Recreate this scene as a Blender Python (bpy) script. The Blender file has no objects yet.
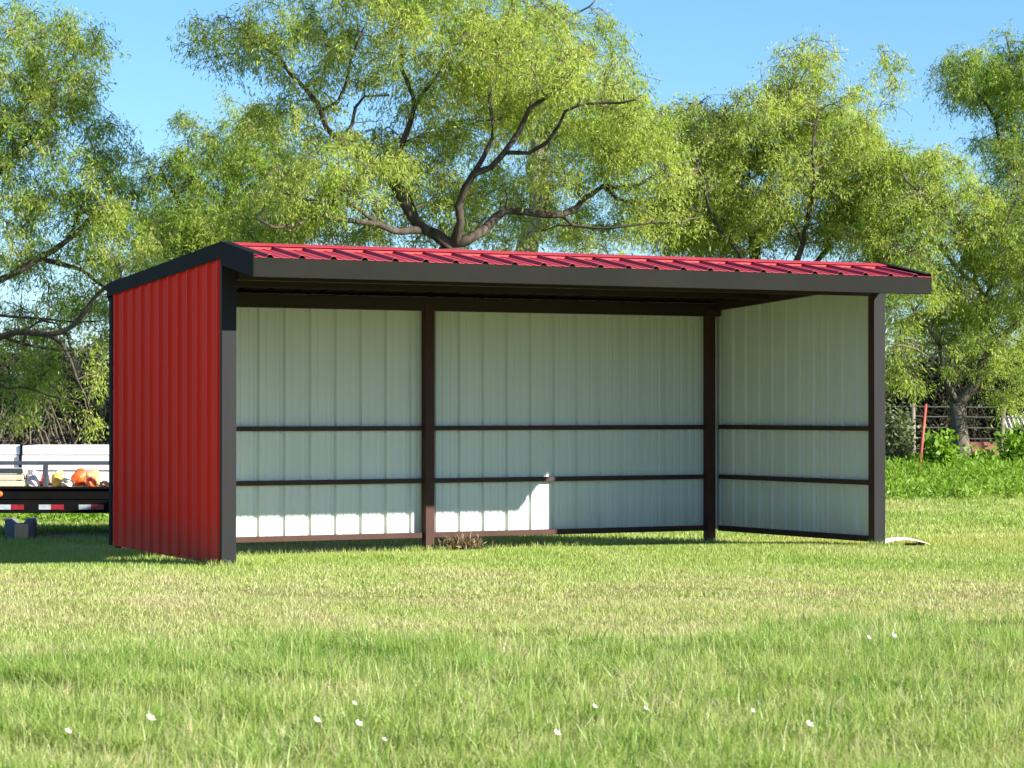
import bpy, math, random
import numpy as np
from mathutils import Vector, Matrix
rng = np.random.default_rng(7); random.seed(7)
S = bpy.context.scene; COL = S.collection
F, V0, HCAM = 2558.5, 409.0, 1.3725            # focal length in pixels, horizon row, eye height
FX, FY, PHI = -2.613, 23.14, 0.487             # front-left foot of the shelter and its turn
CP, SP = math.cos(PHI), math.sin(PHI)
W, D = 7.32, 3.09

# ------------------------------------------------------------------ helpers
def smooth(a, b, x):
    t = np.clip((x-a)/(b-a), 0, 1); return t*t*(3-2*t)
_ph = rng.uniform(0, 6.28, 40); _an = rng.uniform(0, 6.28, 40)
def wave(x, y, scale, k0=0):                    # cheap smooth value noise, about -1..1
    r = 0
    for i in range(6):
        a = _an[k0+i]; q = (x*math.cos(a)+y*math.sin(a))/scale*(0.7+0.25*i)
        r = r + np.sin(q*6.28+_ph[k0+i]+1.3*np.sin(q*2.1+i))
    return r/3.2
def local_b(x, y): return -(x-FX)*SP+(y-FY)*CP
def gz(x, y):
    x = np.asarray(x, float); y = np.asarray(y, float)
    b = local_b(x, y)
    z = -0.095*smooth(0.3, 3.0, b)
    d = y+0.06*x
    z = z+0.30*smooth(37, 50, d)+0.5*smooth(52, 110, d)+2.0*smooth(120, 400, d)
    z = z+0.022*wave(x, y, 5.0)*smooth(4.0, 7.0, np.abs(np.hypot(x-FX-2, y-FY-3)))
    return z-.055
def at(u, v, d): return Vector(((u-512)/F*d, d, HCAM+(V0-v)/F*d))
def loc(a, b, z): return Vector((FX+a*CP-b*SP, FY+a*SP+b*CP, z))

def link(o, parent=None):
    COL.objects.link(o)
    if parent is not None: o.parent = parent
    return o
def tag(o, label=None, cat=None, group=None, kind=None):
    if label: o['label'] = label
    if cat: o['category'] = cat
    if group: o['group'] = group
    if kind: o['kind'] = kind
    return o
def empty(name, p, rz=0):
    o = bpy.data.objects.new(name, None); o.location = p; o.rotation_euler = (0, 0, rz)
    o.empty_display_size = .2
    return link(o)

class MB:
    """collects faces; build() links them as one mesh object"""
    def __init__(s): s.v = []; s.f = []; s.m = []
    def add(s, vs, fs, mi=0):
        n = len(s.v); s.v += [tuple(p) for p in vs]
        s.f += [tuple(i+n for i in f) for f in fs]; s.m += [mi]*len(fs); return s
    def box(s, lo, hi, mi=0, mat=None):
        (x0, y0, z0), (x1, y1, z1) = lo, hi
        vs = [Vector(p) for p in ((x0,y0,z0),(x1,y0,z0),(x1,y1,z0),(x0,y1,z0),(x0,y0,z1),(x1,y0,z1),(x1,y1,z1),(x0,y1,z1))]
        if mat is not None: vs = [mat @ p for p in vs]
        return s.add(vs, [(3,2,1,0),(4,5,6,7),(0,1,5,4),(1,2,6,5),(2,3,7,6),(3,0,4,7)], mi)
    def prism(s, prof, axis_pts, mi=0):
        """prof: list of (p,q) ; axis_pts: function(p,q,t) t in 0,1"""
        n = len(prof)
        vs = [axis_pts(p, q, 0) for p, q in prof]+[axis_pts(p, q, 1) for p, q in prof]
        fs = [(i, (i+1) % n, n+(i+1) % n, n+i) for i in range(n)]+[tuple(range(n))[::-1], tuple(range(n, 2*n))]
        return s.add(vs, fs, mi)
    def tube(s, pts, rads, n=8, mi=0, cap=True):
        pts = [Vector(p) for p in pts]
        if not hasattr(rads, '__len__'): rads = [rads]*len(pts)
        base = len(s.v); up = Vector((0.13, 0.21, 1)).normalized()
        for i, p in enumerate(pts):
            t = (pts[min(i+1, len(pts)-1)]-pts[max(i-1, 0)]).normalized()
            a = t.cross(up)
            if a.length < .05: a = t.cross(Vector((1, 0, 0)))
            a.normalize(); b = t.cross(a)
            for k in range(n):
                w = 2*math.pi*k/n
                s.v.append(tuple(p+(a*math.cos(w)+b*math.sin(w))*rads[i]))
        for i in range(len(pts)-1):
            for k in range(n):
                s.f.append((base+i*n+k, base+i*n+(k+1) % n, base+(i+1)*n+(k+1) % n, base+(i+1)*n+k)); s.m.append(mi)
        if cap:
            s.f.append(tuple(base+k for k in range(n))[::-1]); s.m.append(mi)
            e = base+(len(pts)-1)*n
            s.f.append(tuple(e+k for k in range(n))); s.m.append(mi)
        return s
    def lathe(s, prof, n=20, mi=0, o=(0,0,0), mat=None):
        base = len(s.v)
        for r, z in prof:
            for k in range(n):
                w = 2*math.pi*k/n
                p = Vector((r*math.cos(w), r*math.sin(w), z))
                if mat is not None: p = mat @ p
                s.v.append(tuple(p+Vector(o)))
        for i in range(len(prof)-1):
            for k in range(n):
                s.f.append((base+i*n+k, base+i*n+(k+1) % n, base+(i+1)*n+(k+1) % n, base+(i+1)*n+k)); s.m.append(mi)
        return s
    def build(s, name, mats, parent=None, smoothf=False, bevel=0):
        me = bpy.data.meshes.new(name); me.from_pydata(s.v, [], s.f)
        for m in (mats if isinstance(mats, (list, tuple)) else [mats]): me.materials.append(m)
        me.polygons.foreach_set('material_index', s.m)
        if smoothf: me.polygons.foreach_set('use_smooth', [True]*len(s.f))
        me.update()
        o = link(bpy.data.objects.new(name, me), parent)
        if bevel:
            bm = o.modifiers.new('bev', 'BEVEL'); bm.width = bevel; bm.segments = 2; bm.limit_method = 'ANGLE'
        return o

def bulk_mesh(name, verts, loops, sizes, mat, attrs=None, parent=None):
    """fast mesh from numpy arrays"""
    me = bpy.data.meshes.new(name)
    nv, nl, nf = len(verts), len(loops), len(sizes)
    me.vertices.add(nv); me.vertices.foreach_set('co', np.ascontiguousarray(verts, np.float32).ravel())
    me.loops.add(nl); me.loops.foreach_set('vertex_index', np.ascontiguousarray(loops, np.int32))
    me.polygons.add(nf)
    st = np.concatenate([[0], np.cumsum(sizes)[:-1]]).astype(np.int32)
    me.polygons.foreach_set('loop_start', st); me.polygons.foreach_set('loop_total', np.asarray(sizes, np.int32))
    for k, a in (attrs or {}).items():
        at_ = me.attributes.new(k, 'FLOAT', 'POINT'); at_.data.foreach_set('value', np.asarray(a, np.float32))
    me.materials.append(mat); me.update(calc_edges=True)
    return link(bpy.data.objects.new(name, me), parent)

def unit(a): return a/np.maximum(np.linalg.norm(a, axis=1, keepdims=True), 1e-9)
def leaves(c, ax, wd, L, Wd, tint):
    """rhombic leaflets; returns verts, loops, sizes, tint"""
    n = len(c); L = np.broadcast_to(L, n)[:, None]; Wd = np.broadcast_to(Wd, n)[:, None]
    v = np.stack([c, c+ax*L*.45+wd*Wd*.5, c+ax*L, c+ax*L*.45-wd*Wd*.5], 1).reshape(-1, 3)
    return v, np.arange(4*n), np.full(n, 4), np.repeat(tint, 4)

# ------------------------------------------------------------------ materials
def nmat(name):
    m = bpy.data.materials.new(name); m.use_nodes = True
    nt = m.node_tree; nt.nodes.clear()
    o = nt.nodes.new('ShaderNodeOutputMaterial')
    return m, nt, o
def N(nt, t, **kw):
    n = nt.nodes.new(t)
    for k, v in kw.items(): setattr(n, k, v)
    return n
def ramp(nt, fac, stops):
    r = N(nt, 'ShaderNodeValToRGB'); e = r.color_ramp.elements
    while len(e) > 1: e.remove(e[-1])
    e[0].position = stops[0][0]; e[0].color = (*stops[0][1], 1)
    for p, c in stops[1:]:
        q = e.new(p); q.color = (*c, 1)
    nt.links.new(fac, r.inputs[0]); return r.outputs[0]
def noise(nt, scale, detail=4, rough=.6, coord='Object', stretch=None):
    tc = N(nt, 'ShaderNodeTexCoord'); out = tc.outputs[coord]
    if stretch:
        mp = N(nt, 'ShaderNodeMapping'); mp.inputs['Scale'].default_value = stretch
        nt.links.new(out, mp.inputs[0]); out = mp.outputs[0]
    n = N(nt, 'ShaderNodeTexNoise'); n.inputs['Scale'].default_value = scale
    n.inputs['Detail'].default_value = detail; n.inputs['Roughness'].default_value = rough
    nt.links.new(out, n.inputs['Vector']); return n.outputs['Fac']
def paint(name, c1, c2, scale=3, rough=.45, r2=None, metallic=0, stretch=None, bump=0, bscale=40, spec=.5):
    m, nt, o = nmat(name)
    p = N(nt, 'ShaderNodeBsdfPrincipled')
    f = noise(nt, scale, 5, .65, stretch=stretch)
    nt.links.new(ramp(nt, f, [(.3, c1), (.7, c2)]), p.inputs['Base Color'])
    rr = N(nt, 'ShaderNodeMapRange'); rr.inputs[3].default_value = rough; rr.inputs[4].default_value = r2 if r2 else rough+.12
    nt.links.new(f, rr.inputs[0]); nt.links.new(rr.outputs[0], p.inputs['Roughness'])
    p.inputs['Metallic'].default_value = metallic; p.inputs['Specular IOR Level'].default_value = spec
    if bump:
        b = N(nt, 'ShaderNodeBump'); b.inputs['Strength'].default_value = bump; b.inputs['Distance'].default_value = .02
        nt.links.new(noise(nt, bscale, 5, .6, stretch=stretch), b.inputs['Height']); nt.links.new(b.outputs[0], p.inputs['Normal'])
    nt.links.new(p.outputs[0], o.inputs[0]); return m
def grime(m, zlo, zhi, col, amount, scale=5):
    """dried splash near the foot of a wall, with a ragged upper edge"""
    nt = m.node_tree; p = next(n for n in nt.nodes if n.type == 'BSDF_PRINCIPLED'); src = p.inputs['Base Color'].links[0].from_socket
    tc = N(nt, 'ShaderNodeTexCoord'); sp = N(nt, 'ShaderNodeSeparateXYZ'); nt.links.new(tc.outputs['Object'], sp.inputs[0])
    mr = N(nt, 'ShaderNodeMapRange'); mr.inputs[1].default_value = zlo; mr.inputs[2].default_value = zhi; mr.inputs[3].default_value = 1; mr.inputs[4].default_value = 0
    nt.links.new(sp.outputs[2], mr.inputs[0])
    th = N(nt, 'ShaderNodeMath', operation='MULTIPLY'); nt.links.new(mr.outputs[0], th.inputs[0]); nt.links.new(noise(nt, scale, 6, .75, stretch=(1, 1, .45)), th.inputs[1])
    k = N(nt, 'ShaderNodeMapRange'); k.inputs[1].default_value = .18; k.inputs[2].default_value = .5; k.inputs[4].default_value = amount; nt.links.new(th.outputs[0], k.inputs[0])
    mx = N(nt, 'ShaderNodeMixRGB'); mx.inputs[2].default_value = (*col, 1); nt.links.new(k.outputs[0], mx.inputs[0]); nt.links.new(src, mx.inputs[1]); nt.links.new(mx.outputs[0], p.inputs['Base Color'])
def leafmat(name, stops, trans=.4, gloss=.04, attr='tint'):
    m, nt, o = nmat(name)
    a = N(nt, 'ShaderNodeAttribute', attribute_name=attr)
    c = ramp(nt, a.outputs['Fac'], stops)
    d = N(nt, 'ShaderNodeBsdfDiffuse'); t = N(nt, 'ShaderNodeBsdfTranslucent'); g = N(nt, 'ShaderNodeBsdfGlossy')
    g.inputs['Roughness'].default_value = .45; g.inputs['Color'].default_value = (.8, .85, .75, 1)
    nt.links.new(c, d.inputs[0])
    hs = N(nt, 'ShaderNodeMixRGB', blend_type='MULTIPLY'); hs.inputs[0].default_value = 1; hs.inputs[2].default_value = (1.2, 1.15, .75, 1)
    nt.links.new(c, hs.inputs[1]); nt.links.new(hs.outputs[0], t.inputs[0])
    x = N(nt, 'ShaderNodeMixShader'); x.inputs[0].default_value = trans
    nt.links.new(d.outputs[0], x.inputs[1]); nt.links.new(t.outputs[0], x.inputs[2])
    y = N(nt, 'ShaderNodeMixShader'); y.inputs[0].default_value = gloss
    nt.links.new(x.outputs[0], y.inputs[1]); nt.links.new(g.outputs[0], y.inputs[2])
    nt.links.new(y.outputs[0], o.inputs[0]); return m

M = {}
M['red'] = paint('red_metal', (.76, .026, .011), (.85, .038, .017), 2.6, .5, .7, stretch=(1, 1, .12), spec=.10, bump=.06, bscale=2.0)
grime(M['red'], -.05, .6, (.22, .10, .06), .45)
M['roofred'] = paint('roof_red_metal', (.28, .019, .023), (.36, .030, .034), 3, .42, .55, spec=.3)
M['white'] = paint('white_metal', (.56, .62, .60), (.63, .69, .665), 1.2, .38, .5, stretch=(1, 1, .2), bump=.12, bscale=2.2)
grime(M['white'], 0, .55, (.36, .32, .24), .40)
M['trim'] = paint('charcoal_trim', (.0085, .0088, .0072), (.013, .0134, .0112), 2, .6, .75, bump=.04, bscale=5, spec=.07)
M['posttrim'] = paint('grey_post_trim', (.0115, .012, .013), (.0175, .018, .019), 2, .5, .62, stretch=(1, 1, .2), spec=.12)
M['steel'] = paint('primer_brown_steel', (.042, .019, .015), (.068, .030, .024), 5, .6, .78, spec=.25)
M['girt'] = paint('dark_girt_steel', (.030, .017, .015), (.045, .026, .022), 5, .55, .7, spec=.3)
M['beam'] = paint('dark_brown_steel', (.020, .012, .010), (.032, .019, .016), 5, .5, .7, spec=.3)
M['bark'] = paint('mesquite_bark', (.030, .024, .019), (.105, .085, .068), 9, .9, .95, stretch=(1, 1, .25), bump=.8, bscale=22, spec=.1)
M['greybark'] = paint('grey_tan_bark', (.055, .046, .036), (.18, .155, .12), 9, .9, .95, stretch=(1, 1, .25), bump=.9, bscale=22, spec=.1)
M['darktwig'] = paint('painted_shade_brush_stems', (.012, .010, .008), (.040, .034, .027), 9, .9, .95, spec=.1)  # stems darkened in colour to stand for the shade under the trees
M['twig'] = paint('grey_brown_twigs', (.07, .055, .042), (.16, .135, .105), 7, .9, .95, spec=.1)
M['barkpale'] = paint('pale_bark', (.19, .165, .125), (.40, .36, .28), 8, .9, .95, stretch=(1, 1, .3), bump=.8, bscale=18, spec=.1)
M['black'] = paint('black_frame_paint', (.004, .004, .0045), (.008, .0075, .007), 4, .6, .8, spec=.06)
M['railgrey'] = paint('grey_rail_paint', (.035, .045, .06), (.06, .07, .085), 6, .45, .6)
M['whitepaint'] = paint('white_sheet_metal', (.84, .85, .85), (.88, .88, .87), 2, .4, .55)
M['refwhite'] = paint('reflective_white', (.28, .31, .34), (.50, .54, .58), 14, .25, .3)
M['refred'] = paint('reflective_red', (.16, .012, .016), (.34, .02, .024), 14, .25, .3)
M['orange'] = paint('orange_plastic', (.70, .09, .015), (.78, .13, .02), 5, .35, .45)
M['redorange'] = paint('red_orange_plastic', (.60, .06, .03), (.68, .09, .04), 6, .4, .5)
M['yellow'] = paint('yellow_plastic', (.72, .45, .06), (.78, .52, .10), 5, .4, .5)
M['cream'] = paint('cream_cloth', (.66, .60, .40), (.74, .68, .50), 9, .8, .9)
M['card'] = paint('pale_board', (.50, .42, .30), (.62, .55, .42), 5, .8, .9, stretch=(.2, 1, 3))
M['bagwhite'] = paint('white_plastic_bag', (.62, .62, .64), (.78, .78, .80), 7, .35, .5, bump=.6, bscale=14)
M['brownpaper'] = paint('brown_sack', (.36, .20, .10), (.50, .30, .16), 8, .8, .9, bump=.5, bscale=14)
M['plank'] = paint('grey_weathered_wood', (.16, .13, .10), (.27, .22, .17), 6, .85, .95, stretch=(.15, 2, 2), bump=.3, bscale=20)
M['woodblock'] = paint('brown_wood_block', (.44, .27, .14), (.56, .37, .21), 8, .85, .95, stretch=(2, 2, .3))
M['concrete'] = paint('grey_concrete', (.10, .10, .115), (.17, .17, .19), 9, .9, .95, bump=.3, bscale=40)
M['concretepale'] = paint('weathered_metal', (.20, .20, .21), (.34, .34, .34), 6, .5, .7)
M['lid'] = paint('pale_lid', (.70, .69, .62), (.82, .80, .74), 5, .5, .6)
M['polered'] = paint('orange_red_pole', (.26, .045, .028), (.38, .075, .042), 8, .6, .7)
M['rust'] = paint('rusty_red_metal', (.10, .03, .022), (.17, .055, .04), 6, .7, .85)
M['fencepost'] = paint('grey_fence_post', (.13, .11, .09), (.26, .23, .19), 9, .85, .95, stretch=(1, 1, .2))
M['wire'] = paint('galvanised_wire', (.09, .09, .088), (.16, .16, .155), 9, .5, .6)
M['petal'] = leafmat('white_petal', [(0, (.80, .80, .80)), (1, (.86, .85, .86))], .35)
M['yellowcentre'] = paint('flower_centre', (.7, .5, .08), (.75, .55, .1), 30, .7)
M['straw'] = leafmat('dried_weeds', [(0, (.06, .042, .028)), (1, (.26, .18, .10))], .12)
LG = [(0, (.15, .26, .034)), (.5, (.31, .425, .075)), (1, (.46, .51, .13))]
M['leaf'] = leafmat('fine_green_leaves', LG, .55, .012)
M['leafdark'] = leafmat('deep_green_leaves', [(0, (.05, .10, .014)), (1, (.15, .23, .03))], .4)
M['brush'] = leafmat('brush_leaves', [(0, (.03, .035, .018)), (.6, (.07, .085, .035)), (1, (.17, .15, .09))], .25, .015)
M['brushdark'] = leafmat('painted_shade_brush_leaves', [(0, (.008, .011, .006)), (.6, (.019, .025, .011)), (1, (.045, .046, .024))], .15, .01)  # near-black copy of the brush leaves; canopy shade is put into the colour
M['shrub'] = leafmat('grey_green_leaves', [(0, (.05, .08, .03)), (1, (.17, .20, .09))], .35)
M['weed'] = leafmat('broad_weed_leaves', [(0, (.085, .19, .016)), (.6, (.17, .31, .03)), (1, (.28, .38, .06))], .45, .015)
M['grass'] = leafmat('grass_blades', [(0, (.085, .20, .025)), (.3, (.22, .36, .055)), (.6, (.37, .445, .125)), (.85, (.47, .47, .23)), (1, (.53, .46, .28))], .45, .03)

def ground_material():
    m, nt, o = nmat('meadow_ground')
    p = N(nt, 'ShaderNodeBsdfPrincipled'); p.inputs['Roughness'].default_value = .95; p.inputs['Specular IOR Level'].default_value = .1
    f1 = noise(nt, .55, 6, .65); f2 = noise(nt, 14, 6, .7)
    c1 = ramp(nt, f1, [(.30, (.20, .25, .06)), (.50, (.29, .30, .10)), (.68, (.38, .29, .16))])
    c2 = ramp(nt, f2, [(.32, (.40, .40, .34)), (.68, (1.15, 1.12, 1.0))])
    x = N(nt, 'ShaderNodeMixRGB', blend_type='MULTIPLY'); x.inputs[0].default_value = 1
    nt.links.new(c1, x.inputs[1]); nt.links.new(c2, x.inputs[2]); nt.links.new(x.outputs[0], p.inputs['Base Color'])
    b = N(nt, 'ShaderNodeBump'); b.inputs['Strength'].default_value = .7; b.inputs['Distance'].default_value = .05
    nt.links.new(f2, b.inputs['Height']); nt.links.new(b.outputs[0], p.inputs['Normal'])
    nt.links.new(p.outputs[0], o.inputs[0]); return m
M['ground'] = ground_material()

# ------------------------------------------------------------------ ground
def ground():
    xs = np.unique(np.concatenate([np.linspace(-14, 14, 85), np.linspace(-60, 60, 61), np.linspace(-700, 700, 57)]))
    ys = np.unique(np.concatenate([np.linspace(2, 60, 150), np.linspace(-60, 130, 77), np.linspace(-300, 1400, 70)]))
    X, Y = np.meshgrid(xs, ys); Z = gz(X, Y)
    v = np.stack([X, Y, Z], -1).reshape(-1, 3); nx, ny = len(xs), len(ys)
    i = np.arange(nx*ny).reshape(ny, nx)
    q = np.stack([i[:-1, :-1], i[:-1, 1:], i[1:, 1:], i[1:, :-1]], -1).reshape(-1, 4)
    o = bulk_mesh('ground', v, q.ravel(), np.full(len(q), 4), M['ground'])
    o.data.polygons.foreach_set('use_smooth', [True]*len(q))
    tag(o, kind='structure')
ground()

# ------------------------------------------------------------------ shelter
ZR, ZRR, ZE = 2.870, 2.632, 2.735      # roof top at ridge, at rear, at front eave
OH = .757
root = empty('livestock_shelter', loc(0, 0, 0), PHI)
tag(root, 'open front red metal livestock shelter with white inside walls and charcoal trim on grass', 'shelter')

def rib_profile(length, start, pitch=.305, h=.028, mr=.005):
    """(s, t) polyline; t is outward"""
    pts = [(0, 0)]
    n = int((length-start)/pitch)+2
    for k in range(-1, n):
        c = start+k*pitch
        for ds, t in ((-.036, 0), (-.017, h), (.017, h), (.036, 0), (.088, 0), (.094, mr), (.112, mr), (.118, 0), (.184, 0), (.190, mr), (.208, mr), (.214, 0)):
            s_ = c+ds
            if .004 < s_ < length-.004: pts.append((s_, t))
    pts.append((length, 0)); return pts
def sheet(prof, zlo, ztop, fmap, name, parent, thick=.004, mo='red', mi='white'):
    mb = MB(); n = len(prof)
    for off, m_i in ((thick, 0), (0, 1)):
        vs = [fmap(s_, t+off, zlo(s_)) for s_, t in prof]+[fmap(s_, t+off, ztop(s_)) for s_, t in prof]
        mb.add(vs, [(i, i+1, n+i+1, n+i) for i in range(n-1)], m_i)
    mb.add([], [(i, i+1, 2*n+i+1, 2*n+i) for i in range(n-1)]+[(n+i, n+i+1, 3*n+i+1, 3*n+i) for i in range(n-1)], 0)
    # fix the index offset (add() shifts by the current count)
    k = 2*(n-1); c = len(mb.v)
    mb.f[-k:] = [tuple(i-c for i in f) for f in mb.f[-k:]]
    return mb.build(name, [M[mo], M[mi]], parent)

rear = sheet(rib_profile(W-.105, .10, pitch=.292, h=.030, mr=.005), lambda s_: .005, lambda s_: 2.58, lambda s_, t, z: (.01+s_, D-.035+t, z), 'rear_wall', root)
ztopside = lambda b: (ZR-.055)+(ZRR-ZR)*b/D
sideL = sheet(rib_profile(D-.05, .13, pitch=.256, h=.025, mr=.003), lambda s_: -.05+.016*s_, lambda s_: ztopside(s_+.02), lambda s_, t, z: (.02-t, .015+s_, z), 'side_wall', root)
sideR = sheet(rib_profile(D-.05, .13, pitch=.256, h=.025, mr=.003), lambda s_: .0, lambda s_: ztopside(s_+.02), lambda s_, t, z: (W-.02+t-.085*s_/D, .015+s_, z), 'side_wall', root)

# posts: square tube, the front ones sheathed in charcoal corner trim
def post(a0, b0, a1, b1, zlo, zhi, name='post'):
    return MB().box((a0, b0, zlo), (a1, b1, zhi)).build(name, M['steel'], root, bevel=.006)
pFL = post(.024, .004, .124, .104, -.10, 2.75); pFR = post(W-.122, .004, W-.026, .10, -.10, 2.75)
pRL = post(.03, D-.155, .135, D-.047, -.03, 2.50); pRR = post(7.028, D-.155, 7.131, D-.047, -.25, 2.50)
pM = post(3.468, D-.155, 3.574, D-.047, -.25, 2.50)
def ltrim(a0, a1, aw0, aw1, b_front, b_side, zhi, par):
    mb = MB(); mb.box((a0, b_front-.004, -.08), (a1, b_front, zhi))
    mb.box((aw0, b_front, -.06), (aw1, b_side, zhi-.01)); return mb.build('corner_trim', M['posttrim'], par, bevel=.002)
ltrim(-.014, .127, -.0138, -.0105, -.001, .045, 2.76, pFL)
ltrim(W-.120, W+.020, W+.0135, W+.0165, -.001, .045, 2.76, pFR)
mb = MB(); mb.box((-.013, D+.006, .0), (.06, D+.010, 2.50)); mb.box((-.0145, D-.075, .0), (-.0110, D+.006, 2.50)); mb.build('corner_trim', M['trim'], rear)
mb = MB(); mb.box((W-.165, D+.006, .03), (W-.065, D+.010, 2.50)); mb.box((W-.068, D-.045, .03), (W-.064, D+.006, 2.50)); mb.build('corner_trim', M['trim'], rear)

# girts and bottom rails (angle sections on the rear wall catch the sun on their upper face)
def side_bar(name, z0, z1, w, par, right, zf=None):
    """bar on the inside of a gable wall, following the slight skew of the right one"""
    b0, b1 = .105, D-.157
    if right: f = lambda b: W-.028-.085*b/D
    else: f = lambda b: .026+w
    q = zf if zf else (lambda b, z: z)
    vs = [(f(b)-dx, b, q(b, z)) for b in (b0, b1) for dx, z in ((0, z0), (w, z0), (w, z1), (0, z1))]
    return MB().add(vs, [(0, 1, 2, 3), (7, 6, 5, 4), (0, 4, 5, 1), (1, 5, 6, 2), (2, 6, 7, 3), (3, 7, 4, 0)]).build(name, M['girt'], par, bevel=.003)
for z, h in ((1.142, .050), (.578, .050)):
    for a0, a1 in ((.135, 3.468), (3.574, 7.028)):
        MB().box((a0+.001, D-.095, z), (a1-.001, D-.040, z+h)).build('girt', M['girt'], rear, bevel=.003)
    side_bar('girt', z+.002, z+h+.002, .05, sideL, False); side_bar('girt', z+.002, z+h+.002, .05, sideR, True)
for a0, a1 in ((.135, 3.468), (3.574, 7.028)):
    MB().box((a0+.001, D-.115, -.008), (a1-.001, D-.042, .050)).build('bottom_rail', M['steel'], rear, bevel=.004)
for par, rt in ((sideL, False), (sideR, True)):
    side_bar('bottom_rail', -.01, .05, .055, par, rt)
    side_bar('top_rail', 0, 1, .05, par, rt, lambda b, t: 2.662-.057*b if t == 0 else 2.828-.077*b)

# headers and purlins
MB().box((.146, .01, 2.545), (W-.141, .09, 2.78)).build('header_beam', M['beam'], root, bevel=.004)
MB().box((.04, D-.15, 2.425), (W-.115, D-.044, 2.565)).build('header_beam', M['beam'], root, bevel=.004)

# roof: one ribbed skin folded over the ridge
def roofsheet():
    prof = rib_profile(W+.045, .15, .305, .026); mb = MB(); n = len(prof)
    rows = [(-OH-.015, ZE-.030), (0, ZR-.030), (D+.05, ZRR-.030-.006)]
    for off, mi in ((.004, 0), (0, 1)):
        base = len(mb.v); vs = []
        for b, z in rows: vs += [(-.012+s_, b, z+t+off) for s_, t in prof]
        mb.add(vs, [(r*n+i, r*n+i+1, (r+1)*n+i+1, (r+1)*n+i) for r in range(2) for i in range(n-1)], mi)
    c = 3*n
    e = [(i, i+1, c+i+1, c+i) for i in range(n-1)]+[(2*n+i, 2*n+i+1, c+2*n+i+1, c+2*n+i) for i in range(n-1)]
    mb.f += e; mb.m += [0]*len(e)
    return mb.build('roof', [M['roofred'], M['beam']], root)
roof = roofsheet()
def zroof(b): return ZR+(ZE-ZR)*(-b)/OH if b < 0 else ZR+(ZRR-ZR)*b/D
for b in (.95, 1.95):
    z = zroof(b)-.036
    MB().box((.04, b, z-.10), (W-.115, b+.055, z)).build('purlin', M['beam'], roof, bevel=.003)
z = zroof(-.60)-.036
MB().box((.01, -.69, z-.10), (W-.01, -.64, z-.01)).build('purlin', M['beam'], roof)
# soffit rafters carrying the overhang
for a in (.05, 2.45, 4.87, W-.11):
    MB().prism([(.0, ZR-.06), (-.69, ZE-.055), (-.69, ZE-.13), (.0, ZR-.17)], lambda p, q, t, a=a: (a+.06*t, p, q)).build('rafter', M['beam'], roof)
MB().box((0, -.132, zroof(-.132)-.026), (W+.02, -.120, zroof(-.132)+.001)).build('ridge_closure', M['roofred'], roof)
# ridge cap: bright folded strip
mb = MB()
cap = [(-.15, zroof(-.15)+.006), (-.14, zroof(-.14)+.012), (0, ZR+.016), (.14, zroof(.14)+.012), (.15, zroof(.15)+.004), (.14, zroof(.14)+.008), (0, ZR+.011), (-.14, zroof(-.14)+.008)]
mb.prism(cap, lambda p, q, t: (-.012+(W+.045)*t, p, q)).build('ridge_cap', M['roofred'], roof)
# eave fascia with a small return under it
mb = MB(); mb.box((-.012, -OH-.008, 2.535), (W+.036, -OH, 2.708)); mb.box((-.012, -OH, 2.535), (W+.036, -OH+.06, 2.539))
mb.build('fascia', M['trim'], roof, bevel=.002)
# rake trims at both gable ends
for a0, s_ in ((-.020, -1), (W+.040, 1)):
    mb = MB()
    def strip(prof, a, w): mb.prism(prof, lambda p, q, t: (a+w*t, p, q))
    th = -s_*.006
    fr = [(-OH-.010, 2.531), (-OH-.010, ZE+.006), (0, ZR+.020), (0, ZR-.195)]
    strip(fr, a0, th)
    rr = [(.0006, ZR-.185), (.0006, ZR+.020), (D+.06, zroof(D)+.010), (D+.06, zroof(D)-.122), (.03, ZR-.135)]
    strip(rr, a0, th)
    # top flange lying on the ribs
    top = [(-OH-.008, ZE+.0062), (0, ZR+.0202), (D+.055, zroof(D)+.0102), (D+.055, zroof(D)+.006), (0, ZR+.016), (-OH-.008, ZE+.002)]
    strip(top, a0-s_*.0062, -s_*.085)
    mb.build('rake_trim', M['trim'], roof)
MB().box((-.012, D+.052, 2.47), (W+.03, D+.058, 2.632)).build('rear_fascia', M['trim'], roof)

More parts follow.
